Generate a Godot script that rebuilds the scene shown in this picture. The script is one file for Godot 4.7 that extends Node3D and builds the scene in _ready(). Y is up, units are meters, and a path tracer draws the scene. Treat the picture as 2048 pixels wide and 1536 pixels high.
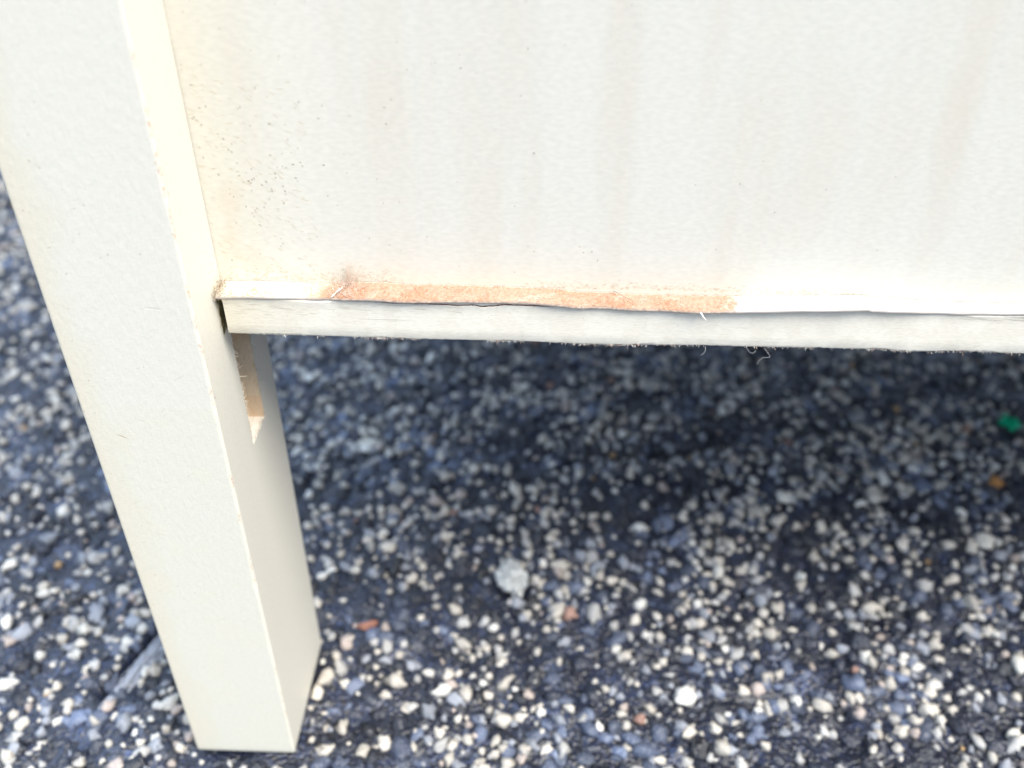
extends Node3D

# ------------------------------------------------------------------ measures (metres)
const LEG_W := 0.045
const LEG_D := 0.0611
const TOP := 0.69
const WIDE := 0.82
const DEEP := 0.58
const PANEL_Z := -0.02604
const GROOVE_F := -0.0257
const GROOVE_B := -0.0424
const GROOVE_D := 0.0077
const GROOVE_Y := 0.163
const LEDGE_LEN := 0.774
const CAM := Vector3(0.10191, 0.38161, 0.23034)
const CAM_R := Vector3(0.99949, 0.01149, -0.02989)
const CAM_U := Vector3(-0.02692, 0.80705, -0.58987)
const CAM_F := Vector3(-0.01735, -0.59037, -0.80695)

# curves along x, in millimetres
var LEDGE_BX := PackedFloat32Array([0.7, 13.2, 23.0, 32.9, 42.9, 51.1, 62.5, 75.7, 92.0, 100.2, 110.2, 118.2, 128.2, 136.2, 152.0, 167.9, 173.6, 190.8, 209.2, 211.1, 219.4, 229.9, 240.3, 251.6, 262.1, 600.0])
var LEDGE_BY := PackedFloat32Array([233.0, 233.4, 233.3, 233.0, 233.8, 234.0, 233.5, 233.7, 233.6, 233.4, 233.2, 232.3, 232.3, 232.0, 232.0, 232.2, 232.5, 233.1, 233.7, 233.1, 232.8, 232.3, 232.0, 232.0, 232.4, 232.6])
var LEDGE_FX := PackedFloat32Array([3.1, 15.6, 34.5, 43.0, 51.0, 60.6, 68.5, 84.4, 100.4, 111.5, 124.3, 132.3, 143.5, 154.5, 165.6, 178.3, 190.9, 203.4, 214.4, 236.1, 249.4, 259.6, 600.0])
var LEDGE_FZ := PackedFloat32Array([-16.4, -16.3, -17.0, -15.9, -15.7, -15.7, -15.9, -16.6, -17.1, -16.6, -17.3, -16.9, -17.1, -16.4, -16.7, -16.9, -17.2, -17.3, -18.2, -19.6, -20.1, -20.0, -20.0])
var RAIL_X := PackedFloat32Array([3.0, 22.9, 42.8, 62.8, 82.7, 102.6, 122.5, 142.5, 162.4, 182.3, 202.2, 222.2, 242.1, 262.0, 600.0])
var RAIL_Z := PackedFloat32Array([-16.87, -16.93, -16.8, -16.96, -17.34, -17.79, -18.12, -18.33, -18.51, -18.87, -19.34, -19.89, -20.28, -20.38, -20.4])
var RAIL_BX := PackedFloat32Array([3.2, 17.3, 33.0, 52.9, 67.7, 92.4, 122.1, 140.3, 158.3, 174.8, 193.0, 216.1, 229.5, 241.0, 265.3, 600.0])
var RAIL_BY := PackedFloat32Array([218.1, 217.9, 218.0, 217.9, 217.6, 217.5, 216.7, 216.7, 217.1, 216.9, 216.8, 216.6, 215.8, 216.2, 215.9, 215.9])
var CRACK_X := PackedFloat32Array([45.0, 53.3, 57.9, 63.6, 67.4, 74.4, 79.1, 83.9, 86.6, 89.3, 94.0, 98.6, 108.1, 113.7, 122.0])
var CRACK_Y := PackedFloat32Array([231.9, 231.8, 231.6, 232.0, 231.6, 231.4, 231.1, 231.4, 230.8, 231.1, 231.6, 231.5, 231.4, 231.1, 231.0])

var rng := RandomNumberGenerator.new()
var used := {}
var ground: MeshInstance3D
var gn_a: FastNoiseLite
var gn_b: FastNoiseLite
var gn_c: FastNoiseLite


func _ready():
	rng.seed = 7
	# ---- camera
	var cam := Camera3D.new()
	cam.name = "camera"
	add_child(cam)
	cam.transform = Transform3D(Basis(CAM_R, CAM_U, -CAM_F).orthonormalized(), CAM)
	var lens := CameraAttributesPhysical.new()
	lens.frustum_focal_length = 28.1624
	lens.frustum_focus_distance = 0.297
	lens.frustum_near = 0.01
	lens.frustum_far = 200.0
	lens.exposure_aperture = 6.0
	cam.attributes = lens
	cam.current = true
	# ---- sky, sun, exposure
	var we := WorldEnvironment.new()
	we.name = "world_environment"
	var e := Environment.new()
	e.background_mode = Environment.BG_SKY
	var sm := ProceduralSkyMaterial.new()
	sm.sky_top_color = Color(0.79, 0.885, 1.0)
	sm.sky_horizon_color = Color(0.20, 0.217, 0.24)
	sm.sky_curve = 0.65
	sm.ground_bottom_color = Color(0.2, 0.21, 0.23)
	sm.ground_horizon_color = Color(0.5, 0.52, 0.55)
	sm.sun_angle_max = 1.0
	var sky := Sky.new()
	sky.sky_material = sm
	e.sky = sky
	e.tonemap_mode = Environment.TONE_MAPPER_LINEAR
	e.tonemap_exposure = 3.55
	e.sdfgi_enabled = true
	e.ssao_enabled = true
	e.ssil_enabled = true
	we.environment = e
	add_child(we)
	var sun := DirectionalLight3D.new()
	sun.name = "overcast_sun"
	sun.light_energy = 0.5
	sun.light_color = Color(1.0, 0.985, 0.955)
	sun.light_angular_distance = 32.0
	sun.shadow_enabled = true
	add_child(sun)
	sun.look_at_from_position(Vector3(0.47, 1.0, 0.39), Vector3.ZERO)
	# ---- the place, then the things
	gn_a = noise(75.0, 11)
	gn_b = noise(22.0, 12)
	gn_c = noise(210.0, 13)
	build_ground()
	build_cabinet()
	build_loose_things()


# ------------------------------------------------------------------ helpers
func noise(freq: float, sd: int, oct := 2) -> FastNoiseLite:
	var n := FastNoiseLite.new()
	n.noise_type = FastNoiseLite.TYPE_SIMPLEX_SMOOTH
	n.frequency = freq
	n.seed = sd
	n.fractal_octaves = oct
	return n


func numbered(called: String) -> String:
	var k: int = used.get(called, -1) + 1
	used[called] = k
	return called if k == 0 else "%s_%03d" % [called, k]


func lay(mesh: Mesh, called: String, mat: Material, parent: Node) -> MeshInstance3D:
	var o := MeshInstance3D.new()
	o.name = numbered(called)
	o.mesh = mesh
	o.material_override = mat
	parent.add_child(o, true)
	return o


func tag(o: Node, label: String, category := "", group := ""):
	o.set_meta("label", label)
	if category:
		o.set_meta("category", category)
	if group:
		o.set_meta("group", group)


func begin() -> SurfaceTool:
	var st := SurfaceTool.new()
	st.begin(Mesh.PRIMITIVE_TRIANGLES)
	return st


func v(st: SurfaceTool, p: Vector3, uv: Vector2, c: Color):
	st.set_color(c)
	st.set_uv(uv)
	st.add_vertex(p)


# a, b, c, d anticlockwise as seen from outside
func quad(st: SurfaceTool, a: Vector3, b: Vector3, c: Vector3, d: Vector3, ua := Vector2.ZERO, ub := Vector2.ZERO, uc := Vector2.ZERO, ud := Vector2.ZERO, col := Color.WHITE):
	v(st, a, ua, col)
	v(st, c, uc, col)
	v(st, b, ub, col)
	v(st, a, ua, col)
	v(st, d, ud, col)
	v(st, c, uc, col)


# rows of points: going along a row is "right", the next row is "up", seen from outside
func sheet(st: SurfaceTool, rows: Array, uvs: Array):
	for j in rows.size() - 1:
		var a: PackedVector3Array = rows[j]
		var b: PackedVector3Array = rows[j + 1]
		var ua: PackedVector2Array = uvs[j]
		var ub: PackedVector2Array = uvs[j + 1]
		for i in a.size() - 1:
			quad(st, a[i], a[i + 1], b[i + 1], b[i], ua[i], ua[i + 1], ub[i + 1], ub[i])


func finish(st: SurfaceTool) -> ArrayMesh:
	st.generate_normals()
	st.index()
	return st.commit()


# box with small chamfers
func chamfer_box(lo: Vector3, hi: Vector3, c: float) -> ArrayMesh:
	var st := begin()
	st.set_smooth_group(-1)
	var m := (lo + hi) / 2
	var h := (hi - lo) / 2
	var ax := [Vector3.RIGHT, Vector3.UP, Vector3.BACK]
	for k in 3:
		var n: Vector3 = ax[k]
		var a: Vector3 = ax[(k + 1) % 3]
		var b: Vector3 = ax[(k + 2) % 3]
		var ha := h.dot(a)
		var hb := h.dot(b)
		var hn := h.dot(n)
		for s in [1.0, -1.0]:
			var o: Vector3 = m + n * hn * s
			var aa: Vector3 = a * (ha - c) * s
			var bb: Vector3 = b * (hb - c)
			quad(st, o - aa - bb, o + aa - bb, o + aa + bb, o - aa + bb)
		# the four chamfers along this axis
		for sa in [1.0, -1.0]:
			for sb in [1.0, -1.0]:
				var p1: Vector3 = m + a * ha * sa + b * (hb - c) * sb
				var p2: Vector3 = m + a * (ha - c) * sa + b * hb * sb
				var l: Vector3 = n * (hn - c)
				if sa * sb > 0:
					quad(st, p1 - l, p2 - l, p2 + l, p1 + l)
				else:
					quad(st, p2 - l, p1 - l, p1 + l, p2 + l)
	for sx in [1.0, -1.0]:
		for sy in [1.0, -1.0]:
			for sz in [1.0, -1.0]:
				var p := [m + Vector3(h.x * sx, (h.y - c) * sy, (h.z - c) * sz), m + Vector3((h.x - c) * sx, h.y * sy, (h.z - c) * sz), m + Vector3((h.x - c) * sx, (h.y - c) * sy, h.z * sz)]
				if sx * sy * sz > 0:
					p = [p[0], p[2], p[1]]
				for q in p:
					v(st, q, Vector2.ZERO, Color.WHITE)
	st.generate_normals()
	return st.commit()


func tube(st: SurfaceTool, pts: PackedVector3Array, r0: float, r1: float, col: Color, sides := 4):
	var rings := []
	for i in pts.size():
		var d := (pts[mini(i + 1, pts.size() - 1)] - pts[maxi(i - 1, 0)]).normalized()
		var s := d.cross(Vector3(0.31, 0.87, 0.39)).normalized()
		var t := d.cross(s)
		var r := lerpf(r0, r1, float(i) / (pts.size() - 1))
		var ring := PackedVector3Array()
		for k in sides:
			var a := TAU * k / sides
			ring.append(pts[i] + (s * cos(a) + t * sin(a)) * r)
		rings.append(ring)
	for i in pts.size() - 1:
		for k in sides:
			var n := (k + 1) % sides
			quad(st, rings[i][n], rings[i][k], rings[i + 1][k], rings[i + 1][n], Vector2.ZERO, Vector2.ZERO, Vector2.ZERO, Vector2.ZERO, col)


# a fibre that starts at p, heads along d and wanders
func fibre(st: SurfaceTool, p: Vector3, d: Vector3, length: float, r: float, curl: float, col: Color, n := 4):
	var pts := PackedVector3Array([p])
	var dir := d.normalized()
	for i in n:
		dir = (dir + Vector3(rng.randf_range(-1, 1), rng.randf_range(-1, 1), rng.randf_range(-1, 1)) * curl).normalized()
		pts.append(pts[-1] + dir * length / n)
	tube(st, pts, r, r * 0.5, col, 3)


func at(xs: PackedFloat32Array, ys: PackedFloat32Array, x: float) -> float:
	if x <= xs[0]:
		return ys[0]
	for i in xs.size() - 1:
		if x <= xs[i + 1]:
			var t := (x - xs[i]) / (xs[i + 1] - xs[i])
			t = t * t * (3 - 2 * t)
			return lerpf(ys[i], ys[i + 1], t)
	return ys[-1]


# ---- painting
func gray(w: int, h: int, fx: float, sd: int, oct := 3, stretch := 1.0, kind := FastNoiseLite.TYPE_SIMPLEX_SMOOTH) -> PackedByteArray:
	var n := FastNoiseLite.new()
	n.noise_type = kind
	n.frequency = fx
	n.seed = sd
	n.fractal_octaves = oct
	if stretch == 1.0:
		return n.get_image(w, h, false, false, true).get_data()
	var im := n.get_image(int(w / stretch) if stretch > 1 else w, h if stretch > 1 else int(h * stretch), false, false, true)
	im.resize(w, h, Image.INTERPOLATE_CUBIC)
	return im.get_data()


func canvas(w: int, h: int, c: Color) -> PackedByteArray:
	var row := PackedByteArray([c.r8, c.g8, c.b8])
	var d := PackedByteArray()
	d.resize(w * h * 3)
	for i in w * h:
		d[i * 3] = row[0]
		d[i * 3 + 1] = row[1]
		d[i * 3 + 2] = row[2]
	return d


func dab(d: PackedByteArray, w: int, h: int, cx: float, cy: float, rx: float, ry: float, ang: float, c: Color, a: float, hard := 1.0):
	var rr := maxf(rx, ry)
	var ca := cos(ang)
	var sa := sin(ang)
	for y in range(maxi(0, int(cy - rr)), mini(h, int(cy + rr) + 2)):
		for x in range(maxi(0, int(cx - rr)), mini(w, int(cx + rr) + 2)):
			var dx := x - cx
			var dy := y - cy
			var p := (dx * ca + dy * sa) / rx
			var q := (-dx * sa + dy * ca) / ry
			var f := 1.0 - (p * p + q * q)
			if f > 0:
				f = minf(1.0, f * hard) * a
				var i := (y * w + x) * 3
				d[i] = int(lerpf(d[i], c.r8, f))
				d[i + 1] = int(lerpf(d[i + 1], c.g8, f))
				d[i + 2] = int(lerpf(d[i + 2], c.b8, f))


# many small strokes
func strokes(d: PackedByteArray, w: int, h: int, n: int, x0: float, x1: float, y0: float, y1: float, l0: float, l1: float, thick: float, ang: float, spread: float, c: Color, a: float):
	for k in n:
		dab(d, w, h, rng.randf_range(x0, x1), rng.randf_range(y0, y1), rng.randf_range(l0, l1), thick, ang + rng.randf_range(-spread, spread), c, a * rng.randf_range(0.4, 1.0))


func tex(d: PackedByteArray, w: int, h: int) -> ImageTexture:
	var im := Image.create_from_data(w, h, false, Image.FORMAT_RGB8, d)
	im.generate_mipmaps()
	return ImageTexture.create_from_image(im)


func height_tex(d: PackedByteArray, w: int, h: int) -> ImageTexture:
	return ImageTexture.create_from_image(Image.create_from_data(w, h, false, Image.FORMAT_L8, d))


func paint(c: Color, rough: float) -> StandardMaterial3D:
	var m := StandardMaterial3D.new()
	m.albedo_color = c
	m.roughness = rough
	m.metallic_specular = 0.4
	return m


func blend(d: PackedByteArray, i: int, c: Color, f: float):
	d[i] = int(lerpf(d[i], c.r8, f))
	d[i + 1] = int(lerpf(d[i + 1], c.g8, f))
	d[i + 2] = int(lerpf(d[i + 2], c.b8, f))


# ------------------------------------------------------------------ ground
func ground_y(x: float, z: float) -> float:
	var a := gn_a.get_noise_2d(x, z)
	var y := -0.0022 + 0.0016 * a - 0.0018 * maxf(0.0, -gn_a.get_noise_2d(x + 3.0, z * 1.1)) + 0.0030 * gn_b.get_noise_2d(x, z) + 0.0008 * gn_c.get_noise_2d(x, z)
	# a split in the asphalt left of the leg
	var p := Vector2(x, z)
	var q := Geometry2D.get_closest_point_to_segment(p, Vector2(-0.0855, -0.066), Vector2(-0.099, -0.030))
	y -= 0.011 * exp(-pow(p.distance_to(q) / 0.0034, 2.0))
	q = Geometry2D.get_closest_point_to_segment(p, Vector2(0.16, -0.213), Vector2(0.235, -0.232))
	y -= 0.006 * exp(-pow(p.distance_to(q) / 0.006, 2.0))
	return y


func build_ground():
	var xs := PackedFloat32Array()
	var zs := PackedFloat32Array()
	axis(xs, -0.62, 0.72, 0.0026)
	axis(zs, -0.86, 0.16, 0.0026)
	var nx := xs.size()
	var nz := zs.size()
	var pos := PackedVector3Array()
	var nor := PackedVector3Array()
	var uv := PackedVector2Array()
	pos.resize(nx * nz)
	nor.resize(nx * nz)
	uv.resize(nx * nz)
	for j in nz:
		for i in nx:
			pos[j * nx + i] = Vector3(xs[i], ground_y(xs[i], zs[j]), zs[j])
			uv[j * nx + i] = Vector2(xs[i], zs[j])
	for j in nz:
		for i in nx:
			var dx := pos[j * nx + mini(i + 1, nx - 1)] - pos[j * nx + maxi(i - 1, 0)]
			var dz := pos[mini(j + 1, nz - 1) * nx + i] - pos[maxi(j - 1, 0) * nx + i]
			nor[j * nx + i] = dz.cross(dx).normalized()
	var idx := PackedInt32Array()
	for j in nz - 1:
		for i in nx - 1:
			var k := j * nx + i
			idx.append_array([k, k + 1, k + nx, k + 1, k + nx + 1, k + nx])
	var arr := []
	arr.resize(Mesh.ARRAY_MAX)
	arr[Mesh.ARRAY_VERTEX] = pos
	arr[Mesh.ARRAY_NORMAL] = nor
	arr[Mesh.ARRAY_TEX_UV] = uv
	arr[Mesh.ARRAY_INDEX] = idx
	var am := ArrayMesh.new()
	am.add_surface_from_arrays(Mesh.PRIMITIVE_TRIANGLES, arr)
	# bitumen: blue-black, with bluish sky haze painted in as patches
	var s := 768
	var na := gray(s, s, 0.012, 21, 4)
	var nb := gray(s, s, 0.09, 22, 3)
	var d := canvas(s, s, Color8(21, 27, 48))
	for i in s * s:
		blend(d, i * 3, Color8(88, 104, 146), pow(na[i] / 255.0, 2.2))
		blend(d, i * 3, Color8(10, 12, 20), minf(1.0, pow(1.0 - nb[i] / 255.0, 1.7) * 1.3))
	strokes(d, s, s, 2600, 0, s, 0, s, 0.8, 2.2, 0.9, 0.0, 3.0, Color8(96, 104, 124), 0.6)
	var m := paint(Color.WHITE, 0.46)
	m.resource_name = "asphalt"
	m.metallic_specular = 0.64
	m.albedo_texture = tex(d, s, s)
	m.uv1_scale = Vector3(3.6, 3.6, 1)
	m.heightmap_enabled = true
	m.heightmap_texture = height_tex(gray(s, s, 0.11, 23, 4), s, s)
	m.heightmap_scale = 0.12
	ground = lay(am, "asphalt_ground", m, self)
	ground.set_meta("kind", "structure")
	tag(ground, "dark blue-grey asphalt with pale pebbles set in it, under the cabinet")
	scatter_pebbles()


func axis(a: PackedFloat32Array, lo: float, hi: float, step: float):
	var out := []
	var s := step
	var x := lo
	while x > -20.0:
		s *= 1.35
		x -= s
		out.push_front(x)
	for q in out:
		a.append(q)
	x = lo
	while x < hi:
		a.append(x)
		x += step
	a.append(hi)
	s = step
	x = hi
	while x < 20.0:
		s *= 1.35
		x += s
		a.append(x)


# an unevenly rounded stone of radius 1
func stone(sd: int, rough := 0.28) -> ArrayMesh:
	var t := (1.0 + sqrt(5.0)) / 2.0
	var p := [Vector3(-1, t, 0), Vector3(1, t, 0), Vector3(-1, -t, 0), Vector3(1, -t, 0), Vector3(0, -1, t), Vector3(0, 1, t), Vector3(0, -1, -t), Vector3(0, 1, -t), Vector3(t, 0, -1), Vector3(t, 0, 1), Vector3(-t, 0, -1), Vector3(-t, 0, 1)]
	var f := [0, 11, 5, 0, 5, 1, 0, 1, 7, 0, 7, 10, 0, 10, 11, 1, 5, 9, 5, 11, 4, 11, 10, 2, 10, 7, 6, 7, 1, 8, 3, 9, 4, 3, 4, 2, 3, 2, 6, 3, 6, 8, 3, 8, 9, 4, 9, 5, 2, 4, 11, 6, 2, 10, 8, 6, 7, 9, 8, 1]
	var n := noise(0.75, sd, 2)
	var st := begin()
	for k in range(0, 60, 3):
		var a: Vector3 = p[f[k]].normalized()
		var b: Vector3 = p[f[k + 1]].normalized()
		var c: Vector3 = p[f[k + 2]].normalized()
		var ab := (a + b).normalized()
		var bc := (b + c).normalized()
		var ca := (c + a).normalized()
		for q in [[a, ab, ca], [b, bc, ab], [c, ca, bc], [ab, bc, ca]]:
			for w in [q[0], q[2], q[1]]:
				var r := 1.0 + rough * n.get_noise_3dv(w * 1.4) * 2.0
				v(st, w * r, Vector2.ZERO, Color.WHITE)
	return finish(st)


func pixel(p: Vector3) -> Vector3:
	var q := p - CAM
	var z := q.dot(CAM_F)
	return Vector3(1024 + 1802.39 * q.dot(CAM_R) / z, 768 - 1802.39 * q.dot(CAM_U) / z, z)


# whether the photograph's viewpoint sees that spot of the ground
func in_view(p: Vector3) -> bool:
	var q := pixel(p)
	if q.z < 0.05 or q.x < -10 or q.x > 2058 or q.y < 300 or q.y > 1546:
		return false
	if q.x > 450 and q.y < 668 + (q.x - 460) * 0.026:
		return false
	if q.y < 1505 and q.x > 0.343 * (q.y - 345) and q.x < (540 + (q.y - 680) * 0.164 if q.y < 1290 else 640 - (q.y - 1290) * 0.2):
		return false
	return true


func pebble_color() -> Color:
	var k := rng.randf()
	var c: Color
	if k < 0.36:
		c = Color(0.55, 0.51, 0.455)
	elif k < 0.60:
		c = Color(0.44, 0.43, 0.42)
	elif k < 0.80:
		c = Color(0.28, 0.295, 0.335)
	elif k < 0.855:
		c = Color(0.45, 0.38, 0.345)
	elif k < 0.988:
		c = Color(0.66, 0.64, 0.60)
	elif k < 0.995:
		c = Color(0.33, 0.20, 0.16)
	else:
		c = Color(0.42, 0.28, 0.15)
	return c * rng.randf_range(0.75, 1.12)


func scatter_pebbles():
	var spots := []
	var dark := []
	var dens := noise(14.0, 31, 2)
	var sky_haze := noise(17.0, 32, 2)  # where bluish sky reflection is painted into the tarred stones
	var cell := 0.0062
	for j in int(1.5 / cell):
		for i in int(2.0 / cell):
			var x := -0.85 + (i + rng.randf()) * cell
			var z := -1.15 + (j + rng.randf()) * cell
			var n := dens.get_noise_2d(x, z)
			if rng.randf() > 0.66 + n * 0.8:
				continue
			var k := rng.randf()
			var r := rng.randf_range(0.0011, 0.0019) if k < 0.4 else rng.randf_range(0.0018, 0.0030) if k < 0.85 else rng.randf_range(0.0026, 0.0041)
			if x > -LEG_W - r and x < r and z > -LEG_D - r and z < r:
				continue
			var split := Geometry2D.get_closest_point_to_segment(Vector2(x, z), Vector2(-0.0825, -0.071), Vector2(-0.101, -0.024))
			if split.distance_to(Vector2(x, z)) < 0.0045 + r:
				continue
			if Vector2(x - 0.097, z + 0.105).length() < 0.0105 or Vector2(x - 0.4292, z + 0.254).length() < 0.010:
				continue
			var b := Basis.from_euler(Vector3(rng.randf() * TAU, rng.randf() * TAU, rng.randf() * TAU)) * Basis.from_scale(Vector3(rng.randf_range(0.8, 1.45), rng.randf_range(0.75, 1.0), rng.randf_range(0.75, 1.05)) * r)
			var p := Vector3(x, ground_y(x, z) + r * rng.randf_range(-0.1, 0.55), z)
			var col := pebble_color()
			var size := r / pixel(p).z if in_view(p) else 0.0
			spots.append([size, Transform3D(b, p), col])
	# the few that stand out: [x, z, radius, length, colour]
	for q in [[0.3993, -0.2016, 0.0045, 1.1, Color(0.50, 0.24, 0.08)], [0.0219, -0.0756, 0.0026, 1.8, Color(0.30, 0.14, 0.10)], [-0.0022, -0.2219, 0.0036, 2.3, Color(0.66, 0.63, 0.56)], [0.1827, -0.0365, 0.0050, 1.1, Color(0.68, 0.66, 0.62)], [0.262, -0.182, 0.0048, 1.1, Color(0.66, 0.64, 0.58)], [0.372, -0.15, 0.0052, 1.2, Color(0.62, 0.60, 0.55)]]:
		var b := Basis(Vector3.UP, 0.3) * Basis.from_scale(Vector3(q[3], 0.7, 1.0) * q[2])
		spots.append([1.0, Transform3D(b, Vector3(q[0], ground_y(q[0], q[1]) + q[2] * 0.45, q[1])), q[4]])
	cell = 0.0095
	for j in int(1.5 / cell):
		for i in int(2.0 / cell):
			var x := -0.85 + (i + rng.randf()) * cell
			var z := -1.15 + (j + rng.randf()) * cell
			var r := rng.randf_range(0.0022, 0.0060)
			if x > -LEG_W - r and x < r and z > -LEG_D - r and z < r:
				continue
			var b := Basis.from_euler(Vector3(rng.randf() * TAU, rng.randf() * TAU, rng.randf() * TAU)) * Basis.from_scale(Vector3(rng.randf_range(0.9, 1.3), rng.randf_range(0.7, 1.0), rng.randf_range(0.8, 1.1)) * r)
			var g := rng.randf_range(0.5, 1.5)
			dark.append([Transform3D(b, Vector3(x, ground_y(x, z) - r * rng.randf_range(0.3, 0.75), z)), Color(0.011, 0.014, 0.027).lerp(Color(0.105, 0.13, 0.20), smoothstep(-0.02, 0.5, sky_haze.get_noise_2d(x, z))) * g])
	spots.sort_custom(func(a, b): return a[0] > b[0])
	var grain := height_tex(gray(256, 256, 0.06, 41, 4), 256, 256)
	var shapes := []
	for k in 7:
		shapes.append(stone(50 + k, 0.38))
	var tones := {}
	for k in 300:
		var s = spots[k]
		var c: Color = s[2]
		var key := "%d_%d_%d" % [int(c.r * 14), int(c.g * 14), int(c.b * 14)]
		if not tones.has(key):
			var m := stone_material(grain)
			m.albedo_color = c.linear_to_srgb()
			tones[key] = m
		var o := lay(shapes[k % 7], "pebble", tones[key], ground)
		o.transform = s[1]
		if c.r > c.b * 2.2:
			tag(o, "rusty orange-brown pebble")
	var rest := stone_material(grain)
	rest.vertex_color_use_as_albedo = true
	bed("pebble_bed", stone(61), rest, spots.slice(300).map(func(s): return [s[1], s[2]]))
	var tar := paint(Color.WHITE, 0.46)
	tar.resource_name = "tarred_stone"
	tar.metallic_specular = 0.64
	tar.vertex_color_use_as_albedo = true
	tar.heightmap_enabled = true
	tar.heightmap_texture = grain
	tar.heightmap_scale = 0.12
	tar.uv1_triplanar = true
	tar.uv1_world_triplanar = true
	tar.uv1_scale = Vector3(30, 30, 30)
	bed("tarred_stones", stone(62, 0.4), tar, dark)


func stone_material(grain: Texture2D) -> StandardMaterial3D:
	var m := paint(Color.WHITE, 0.6)
	m.resource_name = "pebble"
	m.heightmap_enabled = true
	m.heightmap_texture = grain
	m.heightmap_scale = 0.06
	m.uv1_triplanar = true
	m.uv1_world_triplanar = true
	m.uv1_scale = Vector3(40, 40, 40)
	return m


func bed(called: String, mesh: Mesh, mat: Material, list: Array):
	var mm := MultiMesh.new()
	mm.transform_format = MultiMesh.TRANSFORM_3D
	mm.use_colors = true
	mm.mesh = mesh
	mm.instance_count = list.size()
	for k in list.size():
		mm.set_instance_transform(k, list[k][0])
		mm.set_instance_color(k, list[k][1])
	var o := MultiMeshInstance3D.new()
	o.name = called
	o.multimesh = mm
	o.material_override = mat
	ground.add_child(o, true)
	o.set_meta("kind", "stuff")


# ------------------------------------------------------------------ cabinet
const CREAM := Color8(224, 222, 212)
const PAINT := Color(0.95, 0.936, 0.91)


func build_cabinet():
	var cab := Node3D.new()
	cab.name = "white_cabinet"
	add_child(cab)
	tag(cab, "white painted wooden cabinet with chipped bottom ledge and square legs on asphalt", "cabinet")
	# ---- paints
	var pm := paint(Color.WHITE, 0.55)
	pm.albedo_color = PAINT
	pm.resource_name = "panel_paint"
	pm.albedo_texture = panel_texture()
	relief(pm, 768, 0.26, 0.8, 0.0035)
	var lm := paint(Color.WHITE, 0.5)
	lm.albedo_color = PAINT
	lm.resource_name = "leg_paint"
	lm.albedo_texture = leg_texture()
	relief(lm, 768, 0.12, 0.5, 0.008)
	var plain := paint(CREAM, 0.55)
	plain.resource_name = "cream_paint"
	var raw := paint(Color.WHITE, 0.9)
	raw.resource_name = "bare_wood"
	raw.albedo_texture = bare_wood_texture()
	# ---- legs
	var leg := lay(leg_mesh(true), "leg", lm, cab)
	tag(leg, "cream leg with edge wear and bare wood groove")
	lay(groove_mesh(), "groove", raw, leg)
	var gf := paint(Color.WHITE, 0.9)
	gf.vertex_color_use_as_albedo = true
	lay(groove_splinters(), "splinters", gf, leg).set_meta("kind", "stuff")
	var back_leg := leg_mesh(false)
	for p in [Vector3(WIDE, 0, 0), Vector3(0, 0, -DEEP + LEG_D), Vector3(WIDE, 0, -DEEP + LEG_D)]:
		lay(back_leg, "leg", lm, cab).position = p
	# ---- panel
	lay(panel_mesh(), "panel", pm, cab)
	lay(chamfer_box(Vector3(-LEG_W + 0.012, 0.22, -DEEP + LEG_D + 0.001), Vector3(-LEG_W + 0.022, TOP - 0.001, -LEG_D - 0.001), 0.0006), "side_panel", plain, cab)
	lay(chamfer_box(Vector3(WIDE - 0.022, 0.22, -DEEP + LEG_D + 0.001), Vector3(WIDE - 0.012, TOP - 0.001, -LEG_D - 0.001), 0.0006), "side_panel", plain, cab)
	lay(chamfer_box(Vector3(0.001, 0.22, -DEEP + 0.01), Vector3(WIDE - LEG_W - 0.001, TOP - 0.001, -DEEP + 0.02), 0.0006), "back_panel", plain, cab)
	var board := paint(Color8(96, 66, 46), 0.85)
	board.resource_name = "brown_hardboard"
	lay(chamfer_box(Vector3(-LEG_W + 0.024, 0.2225, -DEEP + 0.022), Vector3(WIDE - 0.024, 0.2325, -0.0635), 0.0006), "bottom_board", board, cab)
	lay(chamfer_box(Vector3(-LEG_W - 0.012, TOP, -DEEP - 0.012), Vector3(WIDE + 0.012, TOP + 0.02, 0.014), 0.002), "top", plain, cab)
	# ---- rail and ledge
	var rm := paint(Color.WHITE, 0.6)
	rm.albedo_color = PAINT
	rm.resource_name = "rail_paint"
	rm.albedo_texture = rail_texture()
	relief(rm, 512, 0.06, 0.25, 0.0035)
	var rail := lay(rail_mesh(), "rail", rm, cab)
	var gm := paint(Color.WHITE, 0.85)
	gm.albedo_color = Color(0.84, 0.83, 0.825)
	gm.resource_name = "ledge_paint"
	gm.albedo_texture = ledge_texture()
	var ledge := lay(ledge_mesh(), "ledge", gm, cab)
	tag(ledge, "ledge with a chipped strip of raw orange fibreboard")
	var fm := paint(Color.WHITE, 0.9)
	fm.resource_name = "fibre"
	fm.vertex_color_use_as_albedo = true
	lay(fringe_mesh(), "splintered_fringe", fm, rail).set_meta("kind", "stuff")
	lay(fuzz_mesh(), "raw_fibres", fm, ledge).set_meta("kind", "stuff")
	lay(tuft_mesh(), "frayed_tuft", fm, ledge)
	lay(flake_mesh(), "paint_flake", paint(Color8(240, 236, 228), 0.6), ledge)
	lay(lint_mesh(), "lint", fm, ledge)


func relief(m: StandardMaterial3D, s: int, f: float, stretch: float, scale: float):
	var a := gray(s, s, f, 71, 3)
	var b := gray(s, s, f * 0.8, 72, 4, 1.0 / stretch)
	for i in s * s:
		a[i] = int(a[i] * 0.45 + b[i] * 0.55)
	m.heightmap_enabled = true
	m.heightmap_texture = height_tex(a, s, s)
	m.heightmap_scale = scale
	m.uv1_triplanar = false


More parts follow.
